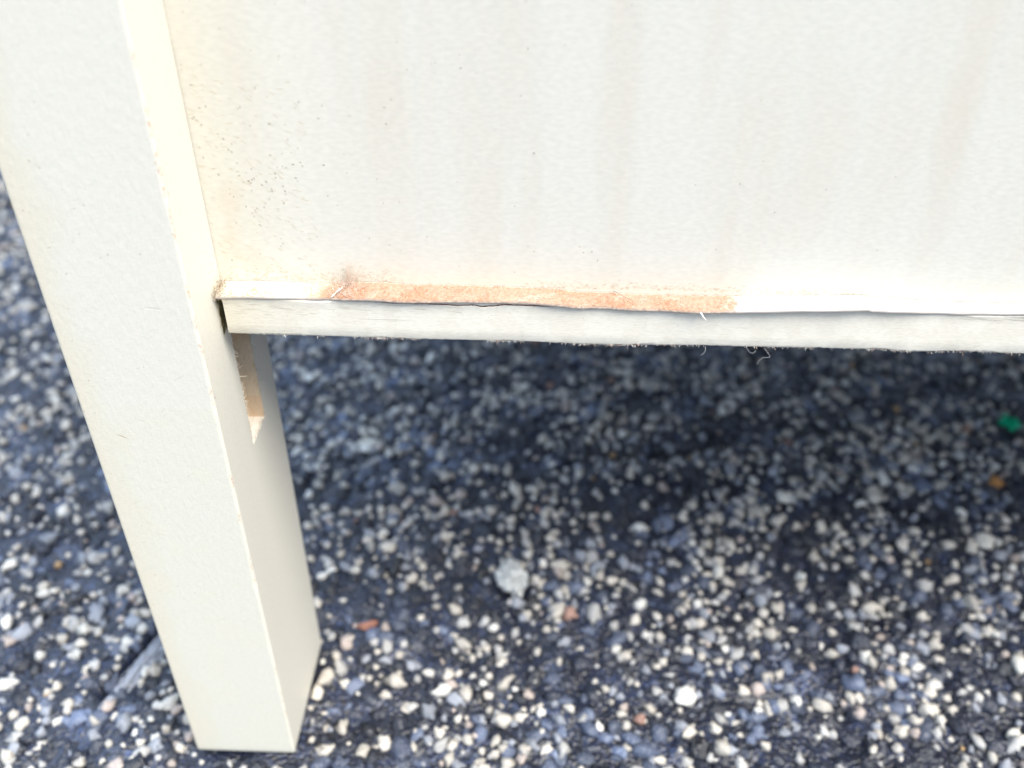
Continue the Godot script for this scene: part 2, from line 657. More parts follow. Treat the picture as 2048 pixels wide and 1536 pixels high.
# ---- meshes
func leg_ring(y: float, wear: float, inset := 0.0) -> PackedVector3Array:
	var x0 := -LEG_W + inset
	var x1 := -inset
	var z0 := -LEG_D + inset
	var z1 := -inset
	var out := PackedVector3Array()
	var r := 0.0008
	var cs := [[x0, z1, PI, PI / 2], [x1, z1, PI / 2, 0.0], [x1, z0, 0.0, -PI / 2], [x0, z0, -PI / 2, -PI]]
	for k in 4:
		var rr := r + (wear if k == 1 else 0.0)
		var c := Vector2(cs[k][0] + (rr if cs[k][0] < -0.02 else -rr), cs[k][1] + (rr if cs[k][1] < -0.03 else -rr))
		var a0: float = cs[k][2]
		var a1: float = cs[k][3]
		var e0 := Vector2(cos(a0), sin(a0))
		var e1 := Vector2(cos(a1), sin(a1))
		out.append(Vector3(c.x + e0.x * rr - e1.x * 0.0005, y, c.y + e0.y * rr - e1.y * 0.0005))
		for s in 4:
			var a := lerpf(a0, a1, s / 3.0)
			out.append(Vector3(c.x + cos(a) * rr, y, c.y + sin(a) * rr))
		out.append(Vector3(c.x + e1.x * rr - e0.x * 0.0005, y, c.y + e1.y * rr - e0.y * 0.0005))
	out.append(out[0])
	return out


func leg_mesh(grooved: bool) -> ArrayMesh:
	var wn := noise(180.0, 81, 3)
	var wl := noise(28.0, 82, 2)
	var ys := [0.0, 0.0004, 0.0012]
	var y := 0.003
	while y < 0.36:
		ys.append(y)
		y += 0.0012
	for q in [GROOVE_Y, TOP]:
		ys.append(q)
	ys.sort()
	var rows := []
	var uvs := []
	var fl := Vector3(0, 0, 0)
	for yy in ys:
		var w := 0.0002 * absf(wn.get_noise_1d(yy)) + 0.0014 * maxf(0.0, wl.get_noise_1d(yy) - 0.12) * (0.55 + wn.get_noise_1d(yy * 3.0))
		if yy > 0.36 or yy < 0.004:
			w = 0.0
		var ring := leg_ring(yy, maxf(0.0, w), 0.0007 if yy == 0.0 else 0.0002 if yy < 0.0005 else 0.0)
		rows.append(ring)
		var u := PackedVector2Array()
		for p in ring:
			var t: float
			if p.z > -0.0009 or (p.x > -0.0009 and p.z > -LEG_D + 0.0009):
				t = (p.x + LEG_W) / 0.107 + maxf(0.0, -p.z if p.x > -0.002 else 0.0) / 0.107
			else:
				t = (-p.z * 0.7 + (p.x + LEG_W)) / 0.107
			u.append(Vector2(t, 1.0 - yy / 0.36))
		uvs.append(u)
	var st := begin()
	# the right face lies between ring points 11 and 12; leave the slot open where the panel's groove is
	for j in rows.size() - 1:
		var a: PackedVector3Array = rows[j]
		var b: PackedVector3Array = rows[j + 1]
		for i in a.size() - 1:
			if i == 11 and grooved and ys[j] >= GROOVE_Y - 1e-6:
				for pr in [[a[11].z, GROOVE_F], [GROOVE_B, a[12].z]]:
					var q := [Vector3(0, ys[j], pr[0]), Vector3(0, ys[j], pr[1]), Vector3(0, ys[j + 1], pr[1]), Vector3(0, ys[j + 1], pr[0])]
					var tv := [0, 1, 2, 3].map(func(k): return Vector2((LEG_W - q[k].z) / 0.107, 1.0 - q[k].y / 0.36))
					quad(st, q[0], q[1], q[2], q[3], tv[0], tv[1], tv[2], tv[3])
				continue
			quad(st, a[i], a[i + 1], b[i + 1], b[i], uvs[j][i], uvs[j][i + 1], uvs[j + 1][i + 1], uvs[j + 1][i])
	for end in [0, rows.size() - 1]:
		st.set_smooth_group(7 + end)
		var r: PackedVector3Array = rows[end]
		var c := Vector3(-LEG_W / 2, r[0].y, -LEG_D / 2)
		for i in r.size() - 1:
			for p in ([c, r[i], r[i + 1]] if end else [c, r[i + 1], r[i]]):
				v(st, p, Vector2(0.2, 0.9), Color.WHITE)
	return finish(st)


func groove_mesh() -> ArrayMesh:
	var st := begin()
	st.set_smooth_group(-1)
	var f := GROOVE_F
	var b := GROOVE_B
	var x := -GROOVE_D
	var y0 := GROOVE_Y
	var y1 := TOP - 0.002
	var e := 0.00002
	var t := func(u: float, y: float): return Vector2(u, (y - y0) / 0.08)
	# wall facing the front, floor, wall facing the back, sloping end
	quad(st, Vector3(x, y0, b), Vector3(-e, y0, b), Vector3(-e, y1, b), Vector3(x, y1, b), t.call(0.0, y0), t.call(0.45, y0), t.call(0.45, y1), t.call(0.0, y1))
	quad(st, Vector3(x, y0, f), Vector3(x, y0, b), Vector3(x, y1, b), Vector3(x, y1, f), t.call(0.5, y0), t.call(1.0, y0), t.call(1.0, y1), t.call(0.5, y1))
	quad(st, Vector3(-e, y0, f), Vector3(x, y0, f), Vector3(x, y1, f), Vector3(-e, y1, f), t.call(0.45, y0), t.call(0.0, y0), t.call(0.0, y1), t.call(0.45, y1))
	quad(st, Vector3(x, y0, f), Vector3(-e, y0, f), Vector3(-e, y0, b), Vector3(x, y0, b), Vector2(0.02, -0.02), Vector2(0.4, -0.02), Vector2(0.4, -0.1), Vector2(0.02, -0.1))
	return finish(st)


# torn fibres along the rim of the groove
func groove_splinters() -> ArrayMesh:
	var st := begin()
	for k in 130:
		var low := rng.randf() < 0.25
		var front := rng.randf() < 0.6
		var p := Vector3(-0.0001, rng.randf_range(GROOVE_Y, 0.217), GROOVE_F if front else GROOVE_B)
		if low:
			p = Vector3(-0.0001, GROOVE_Y, rng.randf_range(GROOVE_B, GROOVE_F))
		var d := Vector3(rng.randf_range(-0.2, 0.5), rng.randf_range(-1, 1), (-0.5 if front else 0.5) * rng.randf())
		if low:
			d = Vector3(rng.randf_range(-0.6, 0.4), 0.9, rng.randf_range(-0.5, 0.5))
		fibre(st, p, d, rng.randf_range(0.0006, 0.0030), rng.randf_range(0.00006, 0.00016), 0.12, Color(0.74, 0.66, 0.54) * rng.randf_range(0.7, 1.1), 3)
	return finish(st)


func panel_mesh() -> ArrayMesh:
	var st := begin()
	st.set_smooth_group(-1)
	var x0 := -0.0065
	var x1 := WIDE - LEG_W + 0.0065
	var y0 := 0.2215
	var y1 := TOP - 0.002
	var xs := [x0, 0.42, x1]
	var ys := [y0, 0.462, y1]
	var tu := func(x: float): return Vector2(x / 0.42, 0).x if x <= 0.42 else 2.0 - x / 0.42
	var tv := func(y: float): return (0.462 - y) / 0.24 if y <= 0.462 else (y - 0.462) / 0.24
	for i in 2:
		for j in 2:
			quad(st, Vector3(xs[i], ys[j], PANEL_Z), Vector3(xs[i + 1], ys[j], PANEL_Z), Vector3(xs[i + 1], ys[j + 1], PANEL_Z), Vector3(xs[i], ys[j + 1], PANEL_Z), Vector2(tu.call(xs[i]), tv.call(ys[j])), Vector2(tu.call(xs[i + 1]), tv.call(ys[j])), Vector2(tu.call(xs[i + 1]), tv.call(ys[j + 1])), Vector2(tu.call(xs[i]), tv.call(ys[j + 1])))
	var zb := PANEL_Z - 0.009
	var z := PANEL_Z
	quad(st, Vector3(x1, y0, zb), Vector3(x0, y0, zb), Vector3(x0, y1, zb), Vector3(x1, y1, zb))
	quad(st, Vector3(x0, y0, zb), Vector3(x1, y0, zb), Vector3(x1, y0, z), Vector3(x0, y0, z))
	quad(st, Vector3(x0, y1, z), Vector3(x1, y1, z), Vector3(x1, y1, zb), Vector3(x0, y1, zb))
	quad(st, Vector3(x0, y0, zb), Vector3(x0, y0, z), Vector3(x0, y1, z), Vector3(x0, y1, zb))
	quad(st, Vector3(x1, y0, z), Vector3(x1, y0, zb), Vector3(x1, y1, zb), Vector3(x1, y1, z))
	return finish(st)


func ledge_y(x: float) -> float:
	return at(LEDGE_BX, LEDGE_BY, x * 1000) * 0.001


func ledge_z(x: float) -> float:
	return at(LEDGE_FX, LEDGE_FZ, x * 1000) * 0.001


func rail_z(x: float) -> float:
	return at(RAIL_X, RAIL_Z, x * 1000) * 0.001


# how raw the ledge is at x: 0 painted, 1 bare fibreboard
func rawness(x: float) -> float:
	return smoothstep(0.030, 0.043, x) * (1.0 - smoothstep(0.166, 0.170, x))


func ledge_mesh() -> ArrayMesh:
	var nz := noise(900.0, 91, 2)
	var rows := []
	var uvs := []
	var prof := 13
	for k in prof:
		rows.append(PackedVector3Array())
		uvs.append(PackedVector2Array())
	var x := 0.0011
	while x <= LEDGE_LEN:
		var y := ledge_y(x)
		var zf := ledge_z(x)
		var raw := rawness(x) + 0.12
		var zr := rail_z(x) - 0.0025
		var thick := 0.0015
		var pts := [Vector2(zr, y - thick), Vector2(zf - 0.0006, y - thick), Vector2(zf - 0.0002, y - thick + 0.0001), Vector2(zf, y - thick + 0.0004), Vector2(zf, y - 0.0006), Vector2(zf - 0.0001, y - 0.0003), Vector2(zf - 0.0005, y - 0.0001)]
		var zb := PANEL_Z + 0.00022 + 0.00012 * nz.get_noise_1d(x * 0.5)
		for k in range(1, 7):
			pts.append(Vector2(lerpf(zf - 0.0005, zb, k / 6.0), y - 0.0001 * (1 - k / 6.0)))
		for k in prof:
			var q: Vector2 = pts[k]
			var j := nz.get_noise_3d(x, q.x * 1.3, q.y)
			var amp := 0.00028 * raw if k > 2 else 0.0
			rows[k].append(Vector3(x, q.y + j * amp * (1.0 if k > 4 else 0.4), q.x + (j * amp if k in [2, 3, 4, 5, 6] else 0.0)))
			uvs[k].append(Vector2(x / 0.27, 1.0 if k < 4 else 1.0 - maxf(0.0, (k - 4) / 8.0)))
		x += 0.0005 if x < 0.28 else 0.01
	var st := begin()
	sheet(st, rows, uvs)
	# left end
	st.set_smooth_group(3)
	for k in range(1, prof - 1):
		for p in [rows[0][0], rows[k][0], rows[k + 1][0]]:
			v(st, p, Vector2(0.002, 0.5), Color.WHITE)
	return finish(st)


func rail_mesh() -> ArrayMesh:
	var nb := noise(600.0, 95, 3)
	var nl := noise(60.0, 96, 2)
	var n := 16
	var rows := []
	var uvs := []
	for k in n:
		rows.append(PackedVector3Array())
		uvs.append(PackedVector2Array())
	var x := 0.0029
	while x <= LEDGE_LEN:
		var mm := x * 1000
		var z := rail_z(x)
		var top := ledge_y(x) - 0.0012
		var yc := minf(at(CRACK_X, CRACK_Y, mm) * 0.001, ledge_y(x) - 0.0019)
		var w := 0.00027 * smoothstep(50.0, 60.0, mm) * (1.0 - smoothstep(104.0, 118.0, mm)) * (0.75 + 0.8 * absf(nb.get_noise_1d(x * 2.0)))
		if mm < 45 or mm > 122:
			yc = lerpf(top, top - 0.001, 0.6)
		yc += 0.00012 * nb.get_noise_1d(x + 4.0)
		var yb := at(RAIL_BX, RAIL_BY, mm) * 0.001
		var chip := maxf(0.0, nl.get_noise_1d(x) - 0.05)
		yb += 0.00022 * nb.get_noise_1d(x + 9.0) * (0.4 + 3.0 * chip)
		var lift := w * 0.7
		var pts := [Vector2(z - 0.0075, yb + 0.0002), Vector2(z - 0.003, yb), Vector2(z - 0.0008, yb), Vector2(z - 0.0002, yb + 0.00025), Vector2(z, yb + 0.0007 + chip * 0.001)]
		var yl := yc - w
		for k in range(1, 5):
			pts.append(Vector2(z, lerpf(yb + 0.0012, yl - 0.0003, k / 4.0)))
		pts.append(Vector2(z + 0.00005, yl))
		pts.append(Vector2(z - w * 0.08, yl + w * 0.02))
		pts.append(Vector2(z - w * 2.6, yl + w * 0.3))
		pts.append(Vector2(z - w * 2.6, yc + w * 0.9))
		pts.append(Vector2(z + lift, yc + w))
		pts.append(Vector2(z + lift * 0.6, lerpf(yc + w, top, 0.5)))
		pts.append(Vector2(z, top))
		for k in n:
			rows[k].append(Vector3(x, pts[k].y, pts[k].x))
			var t: float = (pts[k].y - 0.215) / 0.0185
			if k >= 10 and k <= 12:
				t = 0.995
			uvs[k].append(Vector2(x / 0.27, 1.0 - t))
		x += 0.0004 if x < 0.28 else 0.01
	var st := begin()
	sheet(st, rows, uvs)
	st.set_smooth_group(3)
	for k in range(1, n - 1):
		for p in [rows[0][0], rows[k][0], rows[k + 1][0]]:
			v(st, p, Vector2(0.012, 0.5), Color.WHITE)
	return finish(st)


func fringe_mesh() -> ArrayMesh:
	var st := begin()
	for c in [[17, 22, 12], [31, 36, 10], [44, 53, 40], [52, 66, 70], [88, 100, 80], [108, 121, 25], [119, 141, 150], [146, 160, 26], [172, 196, 50], [200, 213, 18], [213, 228, 80], [234, 265, 90], [290, 760, 400]]:
		for k in c[2]:
			var mm := rng.randf_range(c[0], c[1])
			var x := mm * 0.001
			var yb := at(RAIL_BX, RAIL_BY, mm) * 0.001
			var p := Vector3(x, yb + rng.randf_range(0.0, 0.0005), rail_z(x) - rng.randf_range(0.0, 0.0008))
			var col := Color(0.72, 0.68, 0.60) if rng.randf() < 0.7 else Color(0.60, 0.42, 0.34)
			fibre(st, p, Vector3(rng.randf_range(-0.8, 0.8), -1.0, rng.randf_range(-0.1, 0.7)), rng.randf_range(0.0002, 0.0009) * (1.7 if rng.randf() < 0.1 else 1.0), rng.randf_range(0.00005, 0.00014), 0.5, col, 3)
	return finish(st)


func fuzz_mesh() -> ArrayMesh:
	var st := begin()
	for k in 1500:
		var x := rng.randf_range(0.036, 0.169)
		var t := rng.randf()
		var z := lerpf(ledge_z(x), PANEL_Z, t)
		var p := Vector3(x, ledge_y(x) - 0.00005, z)
		var g := rng.randf()
		var col := Color(0.54, 0.29, 0.18) if g < 0.3 else Color(0.64, 0.43, 0.31) if g < 0.7 else Color(0.72, 0.58, 0.48)
		fibre(st, p, Vector3(rng.randf_range(-1, 1), rng.randf_range(0.0, 0.35), rng.randf_range(-1, 1)), rng.randf_range(0.0006, 0.0024), rng.randf_range(0.00003, 0.00007), 0.45, col, 4)
	# loose hairs standing out over the front and back edges
	for k in 120:
		var x := rng.randf_range(0.036, 0.169)
		var front := rng.randf() < 0.6
		var p := Vector3(x, ledge_y(x) - (0.0004 if front else 0.0), ledge_z(x) - 0.0001 if front else PANEL_Z + 0.0006)
		fibre(st, p, Vector3(rng.randf_range(-1, 1), rng.randf_range(-0.6, 0.3) if front else rng.randf_range(0.1, 0.8), 0.5 if front else 0.2), rng.randf_range(0.0004, 0.0014), 0.00004, 0.4, Color(0.74, 0.58, 0.46), 3)
	return finish(st)


func tuft_mesh() -> ArrayMesh:
	var st := begin()
	for k in 150:
		var x := rng.randfn(0.0420, 0.0026)
		var z := rng.randf_range(ledge_z(0.0425) - 0.0002, PANEL_Z + 0.0012)
		var p := Vector3(x, ledge_y(x), z)
		var g := rng.randf()
		var col := Color(0.66, 0.46, 0.38) if g < 0.15 else Color(0.80, 0.64, 0.55) if g < 0.65 else Color(0.78, 0.68, 0.58)
		fibre(st, p, Vector3(rng.randf_range(-1, 1), rng.randf_range(0.1, 0.9), rng.randf_range(-0.7, 0.5)), rng.randf_range(0.0008, 0.003), rng.randf_range(0.00004, 0.00009), 0.4, col, 4)
	# the splinter that stands up against the panel
	for k in 44:
		var p := Vector3(0.0422 + rng.randfn(0.0, 0.0010), 0.2337, PANEL_Z + rng.randf_range(0.0012, 0.003))
		var col := Color(0.78, 0.60, 0.49) if rng.randf() < 0.6 else Color(0.80, 0.70, 0.60)
		fibre(st, p, Vector3(0.45 + rng.randfn(0.0, 0.24), 1.0, -0.05), rng.randf_range(0.003, 0.0095), rng.randf_range(0.00005, 0.0001), 0.1, col, 5)
	return finish(st)


func flake_mesh() -> ArrayMesh:
	var st := begin()
	var rows := []
	var uvs := []
	for side in 2:
		var r := PackedVector3Array()
		var u := PackedVector2Array()
		for i in 9:
			var t := i / 8.0
			var w := 0.00045 * sin(PI * (0.12 + 0.8 * t)) * (1.0 + 0.5 * sin(t * 17.0)) * (1.0 if side else -0.7)
			var c := Vector3(0.0385 + t * 0.0052, 0.2336 + 0.0016 * sin(t * 2.2), -0.0164 - t * 0.0052)
			r.append(c + Vector3(w * 0.7, 0.0007 * side * t, w))
			u.append(Vector2(t, side))
		rows.append(r)
		uvs.append(u)
	sheet(st, rows, uvs)
	var low := []
	for r in rows:
		var q := PackedVector3Array()
		for p in r:
			q.append(p - Vector3(0, 0.00018, 0))
		low.push_front(q)
	sheet(st, low, uvs)
	return finish(st)


func lint_mesh() -> ArrayMesh:
	var st := begin()
	for k in 420:
		var t := rng.randf()
		var p := Vector3(0.0014 + rng.randfn(0.0, 0.0009), 0.2325 + rng.randfn(0.0, 0.0009), lerpf(-0.0162, PANEL_Z + 0.0006, t))
		p.x = maxf(p.x, 0.0001)
		var g := rng.randf()
		var col := Color(0.34, 0.24, 0.14) if g < 0.35 else Color(0.66, 0.56, 0.42) if g < 0.75 else Color(0.80, 0.75, 0.66)
		fibre(st, p, Vector3(rng.randf_range(-0.3, 1), rng.randf_range(-0.6, 1), rng.randf_range(-1, 1)), rng.randf_range(0.0006, 0.0022), rng.randf_range(0.00004, 0.0001), 0.5, col, 4)
	return finish(st)


# ---- textures of the cabinet
func panel_texture() -> Texture2D:
	var w := 1260
	var h := 720
	var k := 3.0   # pixels per millimetre
	var d := canvas(w, h, Color8(235, 234, 228))
	var na := gray(w, h, 0.004, 101, 3)
	var nb := gray(w, h, 0.0045, 102, 3, 1.0)
	var fine := gray(w, h, 0.22, 103, 2, 2.5)
	var streak := gray(w, h, 0.012, 104, 3, 0.06)
	for y in h:
		var yy := 462.0 - y / k
		for x in w:
			var i := y * w + x
			var xx := x / k
			var f := streak[i] / 255.0
			blend(d, i * 3, Color8(226, 214, 198), clampf((f - 0.52) * 1.1, 0.0, 0.3) * (na[i] / 255.0))
			# yellowed, grubby band beside the leg (corner shade painted in) and above the ledge
			var edge := clampf(1.0 - xx / (20.0 + nb[i] * 0.05), 0.0, 1.0)
			blend(d, i * 3, Color8(222, 221, 211), edge * 0.7 * (0.55 + na[i] / 560.0))
			var low := clampf(1.0 - (yy - 232.0) / (6.0 + nb[i] * 0.025), 0.0, 1.0)
			blend(d, i * 3, Color8(229, 224, 208), low * 0.45)
			var g := (fine[i] - 128) * 0.045
			d[i * 3] = clampi(int(d[i * 3] + g), 0, 255)
			d[i * 3 + 1] = clampi(int(d[i * 3 + 1] + g), 0, 255)
			d[i * 3 + 2] = clampi(int(d[i * 3 + 2] + g), 0, 255)
	# rain stains running down
	for s in [[71, 300, 4, 60, 0.2], [97, 310, 6, 40, 0.35], [101, 262, 4, 34, 0.3], [125, 296, 7, 30, 0.25], [128, 258, 5, 28, 0.3], [151, 318, 4, 36, 0.35], [157, 280, 5, 30, 0.25], [161, 250, 4, 20, 0.3], [181, 304, 5, 16, 0.2], [187, 284, 10, 24, 0.42], [184, 262, 12, 18, 0.3], [221, 312, 6, 36, 0.4], [223, 290, 6, 26, 0.4], [226, 262, 6, 28, 0.3], [236, 318, 8, 24, 0.3], [47, 280, 6, 40, 0.15], [270, 300, 7, 50, 0.35], [310, 290, 6, 50, 0.3], [350, 310, 8, 60, 0.3]]:
		dab(d, w, h, s[0] * k, (462 - s[1]) * k, s[2] * k, s[3] * k, 0.03, Color8(228, 217, 202), s[4] * 0.5, 1.0)
	# pinkish smears low beside the leg
	for s in [[8, 262, 5, 8], [6, 248, 4, 10], [12, 241, 7, 5], [22, 237, 10, 3]]:
		dab(d, w, h, s[0] * k, (462 - s[1]) * k, s[2] * k, s[3] * k, 0.2, Color8(226, 206, 186), 0.25)
	# dirt specks
	for s in SPECKS:
		dab(d, w, h, s[0] * k, (462 - s[1]) * k, 0.5 + s[2] * rng.randf_range(0.05, 0.16), 0.45 + s[2] * 0.06, rng.randf() * 1.5, Color8(122, 113, 98), rng.randf_range(0.35, 0.8), 1.4)
	for n in 260:
		var x := absf(rng.randfn(0.0, 60.0))
		dab(d, w, h, x * k, rng.randf_range(0, h), rng.randf_range(0.6, 1.1), rng.randf_range(0.5, 0.9), rng.randf() * 3, Color8(140, 130, 112), rng.randf_range(0.2, 0.7), 1.4)
	for n in 150:
		dab(d, w, h, rng.randf_range(0, w), rng.randf_range(0, h), rng.randf_range(0.5, 0.9), 0.6, 0.0, Color8(130, 118, 104), rng.randf_range(0.15, 0.5), 1.4)
	# a crust of grime along the ledge
	for n in 900:
		var x := rng.randf_range(2, 60) if rng.randf() < 0.5 else rng.randf_range(100, 212)
		dab(d, w, h, x * k, (462 - 233.6 - absf(rng.randfn(0.0, 1.0 if x > 60 else 2.2))) * k, rng.randf_range(0.7, 2.6), 0.7, rng.randf_range(-0.5, 0.3), Color8(164, 144, 116), rng.randf_range(0.08, 0.4))
	strokes(d, w, h, 240, 0, 34 * k, (462 - 300) * k, (462 - 232) * k, 1.5, 5.0, 0.7, 0.5, 0.5, Color8(196, 180, 150), 0.5)
	strokes(d, w, h, 2200, 0, w, 0, h, 1.5, 5.0, 0.6, 0.35, 0.5, Color8(222, 217, 205), 0.5)
	strokes(d, w, h, 1600, 0, w, 0, h, 1.5, 4.0, 0.6, 0.35, 0.5, Color8(248, 246, 238), 0.7)
	return tex(d, w, h)


const SPECKS := [[3.3, 297.4, 4], [6.0, 291.3, 5], [4.1, 290.7, 4], [1.9, 287.9, 4], [2.4, 287.0, 4], [3.6, 285.7, 4], [9.4, 281.5, 5], [1.8, 278.7, 4], [10.3, 278.2, 4], [11.2, 277.5, 5], [2.3, 275.5, 4], [12.3, 274.1, 6], [5.9, 270.2, 5], [12.0, 271.3, 7], [12.2, 270.0, 4], [13.3, 268.1, 4], [14.8, 268.3, 6], [15.4, 267.7, 4], [16.6, 269.3, 5], [15.9, 268.8, 5], [18.8, 267.1, 7], [20.2, 268.2, 6], [15.4, 265.2, 4], [21.5, 266.1, 4], [21.6, 265.2, 5], [25.2, 266.9, 5], [25.6, 265.2, 5], [25.7, 264.2, 4], [18.9, 261.0, 6], [20.3, 262.5, 4], [24.6, 261.2, 4], [18.3, 259.8, 4], [16.1, 259.2, 4], [15.3, 258.6, 4], [15.5, 257.9, 4], [14.4, 257.6, 5], [14.7, 256.5, 5], [22.7, 259.2, 4], [29.5, 269.7, 4], [29.9, 268.6, 5], [38.5, 274.0, 7], [33.4, 293.1, 6], [23.8, 286.4, 6], [22.8, 276.8, 6], [26.4, 277.2, 4], [29.2, 274.0, 5], [31.5, 274.6, 5], [27.1, 272.9, 5], [26.0, 273.4, 4], [23.4, 270.9, 5], [41.3, 261.0, 5], [8.6, 254.3, 5], [9.3, 262.9, 4], [8.2, 264.1, 3], [16.3, 272.2, 4], [38.5, 288.4, 3], [40.1, 292.1, 4], [164.0, 271.0, 7], [176.0, 262.0, 5], [121.0, 247.0, 5], [123.0, 244.0, 5], [190.0, 270.0, 4]]


func leg_texture() -> Texture2D:
	var w := 428
	var h := 1440
	var k := 4.0
	var d := canvas(w, h, Color8(238, 237, 229))
	var na := gray(w, h, 0.008, 111, 3)
	var nb := gray(w, h, 0.02, 112, 3, 0.2)
	var fine := gray(w, h, 0.3, 113, 2, 3.0)
	for y in h:
		var yy := (h - y) / k
		for x in w:
			var i := y * w + x
			var xx := x / k
			if xx < 45:
				var left := clampf(1.0 - xx / (5.0 + na[i] * 0.05), 0.0, 1.0)
				blend(d, i * 3, Color8(236, 226, 202), left * 0.5)
				if yy < 200:
					blend(d, i * 3, Color8(242, 237, 220), 0.3 * na[i] / 255.0)
			else:
				blend(d, i * 3, Color8(237, 235, 229), 0.35 * nb[i] / 255.0)
			var g := (fine[i] - 128) * 0.04
			d[i * 3] = clampi(int(d[i * 3] + g), 0, 255)
			d[i * 3 + 1] = clampi(int(d[i * 3 + 1] + g), 0, 255)
			d[i * 3 + 2] = clampi(int(d[i * 3 + 2] + g), 0, 255)
	# brush lines, dirt specks, scrapes
	strokes(d, w, h, 900, 0, 45 * k, 0, h, 2.0, 9.0, 0.6, 0.0, 0.12, Color8(226, 221, 206), 0.5)
	strokes(d, w, h, 700, 46 * k, w, 0, h, 2.0, 8.0, 0.6, 1.5, 0.12, Color8(222, 214, 194), 0.5)
	for n in 70:
		dab(d, w, h, absf(rng.randfn(0.0, 12.0)) * k, rng.randf_range(0, h * 0.75), rng.randf_range(0.7, 1.5), 0.7, rng.randf() * 3, Color8(150, 132, 98), rng.randf_range(0.25, 0.7), 1.5)
	for n in 40:
		dab(d, w, h, rng.randf_range(46, 72) * k, rng.randf_range(0, h * 0.6), rng.randf_range(0.8, 2.6), 0.8, 1.3, Color8(166, 156, 126), rng.randf_range(0.2, 0.6), 1.5)
	for n in 26:
		dab(d, w, h, rng.randf_range(2, 43) * k, rng.randf_range(h * 0.3, h), rng.randf_range(4, 14), 0.7, rng.randf_range(-0.7, 0.7), Color8(206, 198, 178), rng.randf_range(0.2, 0.6))
	dab(d, w, h, 11.0 * k, h - 187 * k, 9, 0.9, 0.5, Color8(170, 150, 108), 0.8)
	dab(d, w, h, 33.0 * k, h - 238 * k, 13, 1.0, 0.12, Color8(204, 200, 188), 0.9)
	dab(d, w, h, 33.0 * k, h - 237.5 * k, 13, 0.9, 0.12, Color8(252, 250, 244), 0.9)
	# paint worn through along the front right edge
	for s in [[312, 3], [297, 4], [294, 3], [285, 3], [279, 6], [274, 7], [268, 6], [262, 5], [244, 3], [233, 3], [222, 4], [205, 5], [168, 4], [150, 4], [126, 5], [118, 3], [60, 5], [44, 7], [30, 4]]:
		for q in 14:
			dab(d, w, h, (45.0 + rng.randfn(0.0, 0.35)) * k, h - (s[0] + rng.randf_range(-s[1], s[1]) * 0.7) * k, rng.randf_range(0.8, 4.0), rng.randf_range(0.7, 1.4), PI / 2 + rng.randf_range(-0.2, 0.2), Color8(196, 150, 128) if rng.randf() < 0.5 else Color8(206, 186, 152), rng.randf_range(0.22, 0.65))
	# grubby right face near the ledge
	for n in 90:
		dab(d, w, h, (45 + rng.randf_range(18, 27)) * k, h - (232 + rng.randfn(0.0, 7.0)) * k, rng.randf_range(1.0, 4.0), rng.randf_range(1.0, 2.4), rng.randf() * 3, Color8(206, 190, 154), 0.3)
	# olive grime, with the slit's shade painted in, beside the rail's end
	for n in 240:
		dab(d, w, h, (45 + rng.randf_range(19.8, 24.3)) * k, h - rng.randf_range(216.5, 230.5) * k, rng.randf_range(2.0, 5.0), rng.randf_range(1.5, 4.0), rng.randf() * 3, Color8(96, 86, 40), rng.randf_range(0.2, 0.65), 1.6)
	# frayed rim of the groove
	for n in 160:
		dab(d, w, h, (45 + (25.4 if rng.randf() < 0.7 else 42.6) + rng.randfn(0.0, 0.25)) * k, h - rng.randf_range(163, 218) * k, rng.randf_range(0.8, 3.0), 0.8, PI / 2 + rng.randf_range(-0.3, 0.3), Color8(214, 188, 150), rng.randf_range(0.3, 0.8))
	return tex(d, w, h)


func bare_wood_texture() -> Texture2D:
	var w := 96
	var h := 320
	var d := canvas(w, h, Color8(212, 196, 172))
	var na := gray(w, h, 0.02, 121, 3)
	for y in h:
		for x in w:
			var i := y * w + x
			blend(d, i * 3, Color8(222, 210, 190), clampf((na[i] - 120) / 120.0, 0.0, 0.8))
	# v = 0 is the groove's foot; the rows below wrap to the top of the image
	for y in range(130, 200):
		for x in w:
			blend(d, (y * w + x) * 3, Color8(196, 158, 118), 0.5 * sin(PI * (y - 130) / 70.0) * (0.5 + na[y * w + x] / 510.0))
	for y in range(0, 42):
		for x in w:
			blend(d, (y * w + x) * 3, Color8(206, 168, 132), 0.6 * na[y * w + x] / 255.0)
	for y in range(270, 320):
		for x in w:
			blend(d, (y * w + x) * 3, Color8(244, 240, 230), 1.0)
	strokes(d, w, h, 500, 0, w, 0, h, 2.0, 9.0, 0.7, PI / 2, 0.15, Color8(168, 132, 96), 0.4)
	strokes(d, w, h, 300, 0, w, 0, h, 1.0, 5.0, 0.7, PI / 2, 0.5, Color8(236, 222, 200), 0.5)
	return tex(d, w, h)


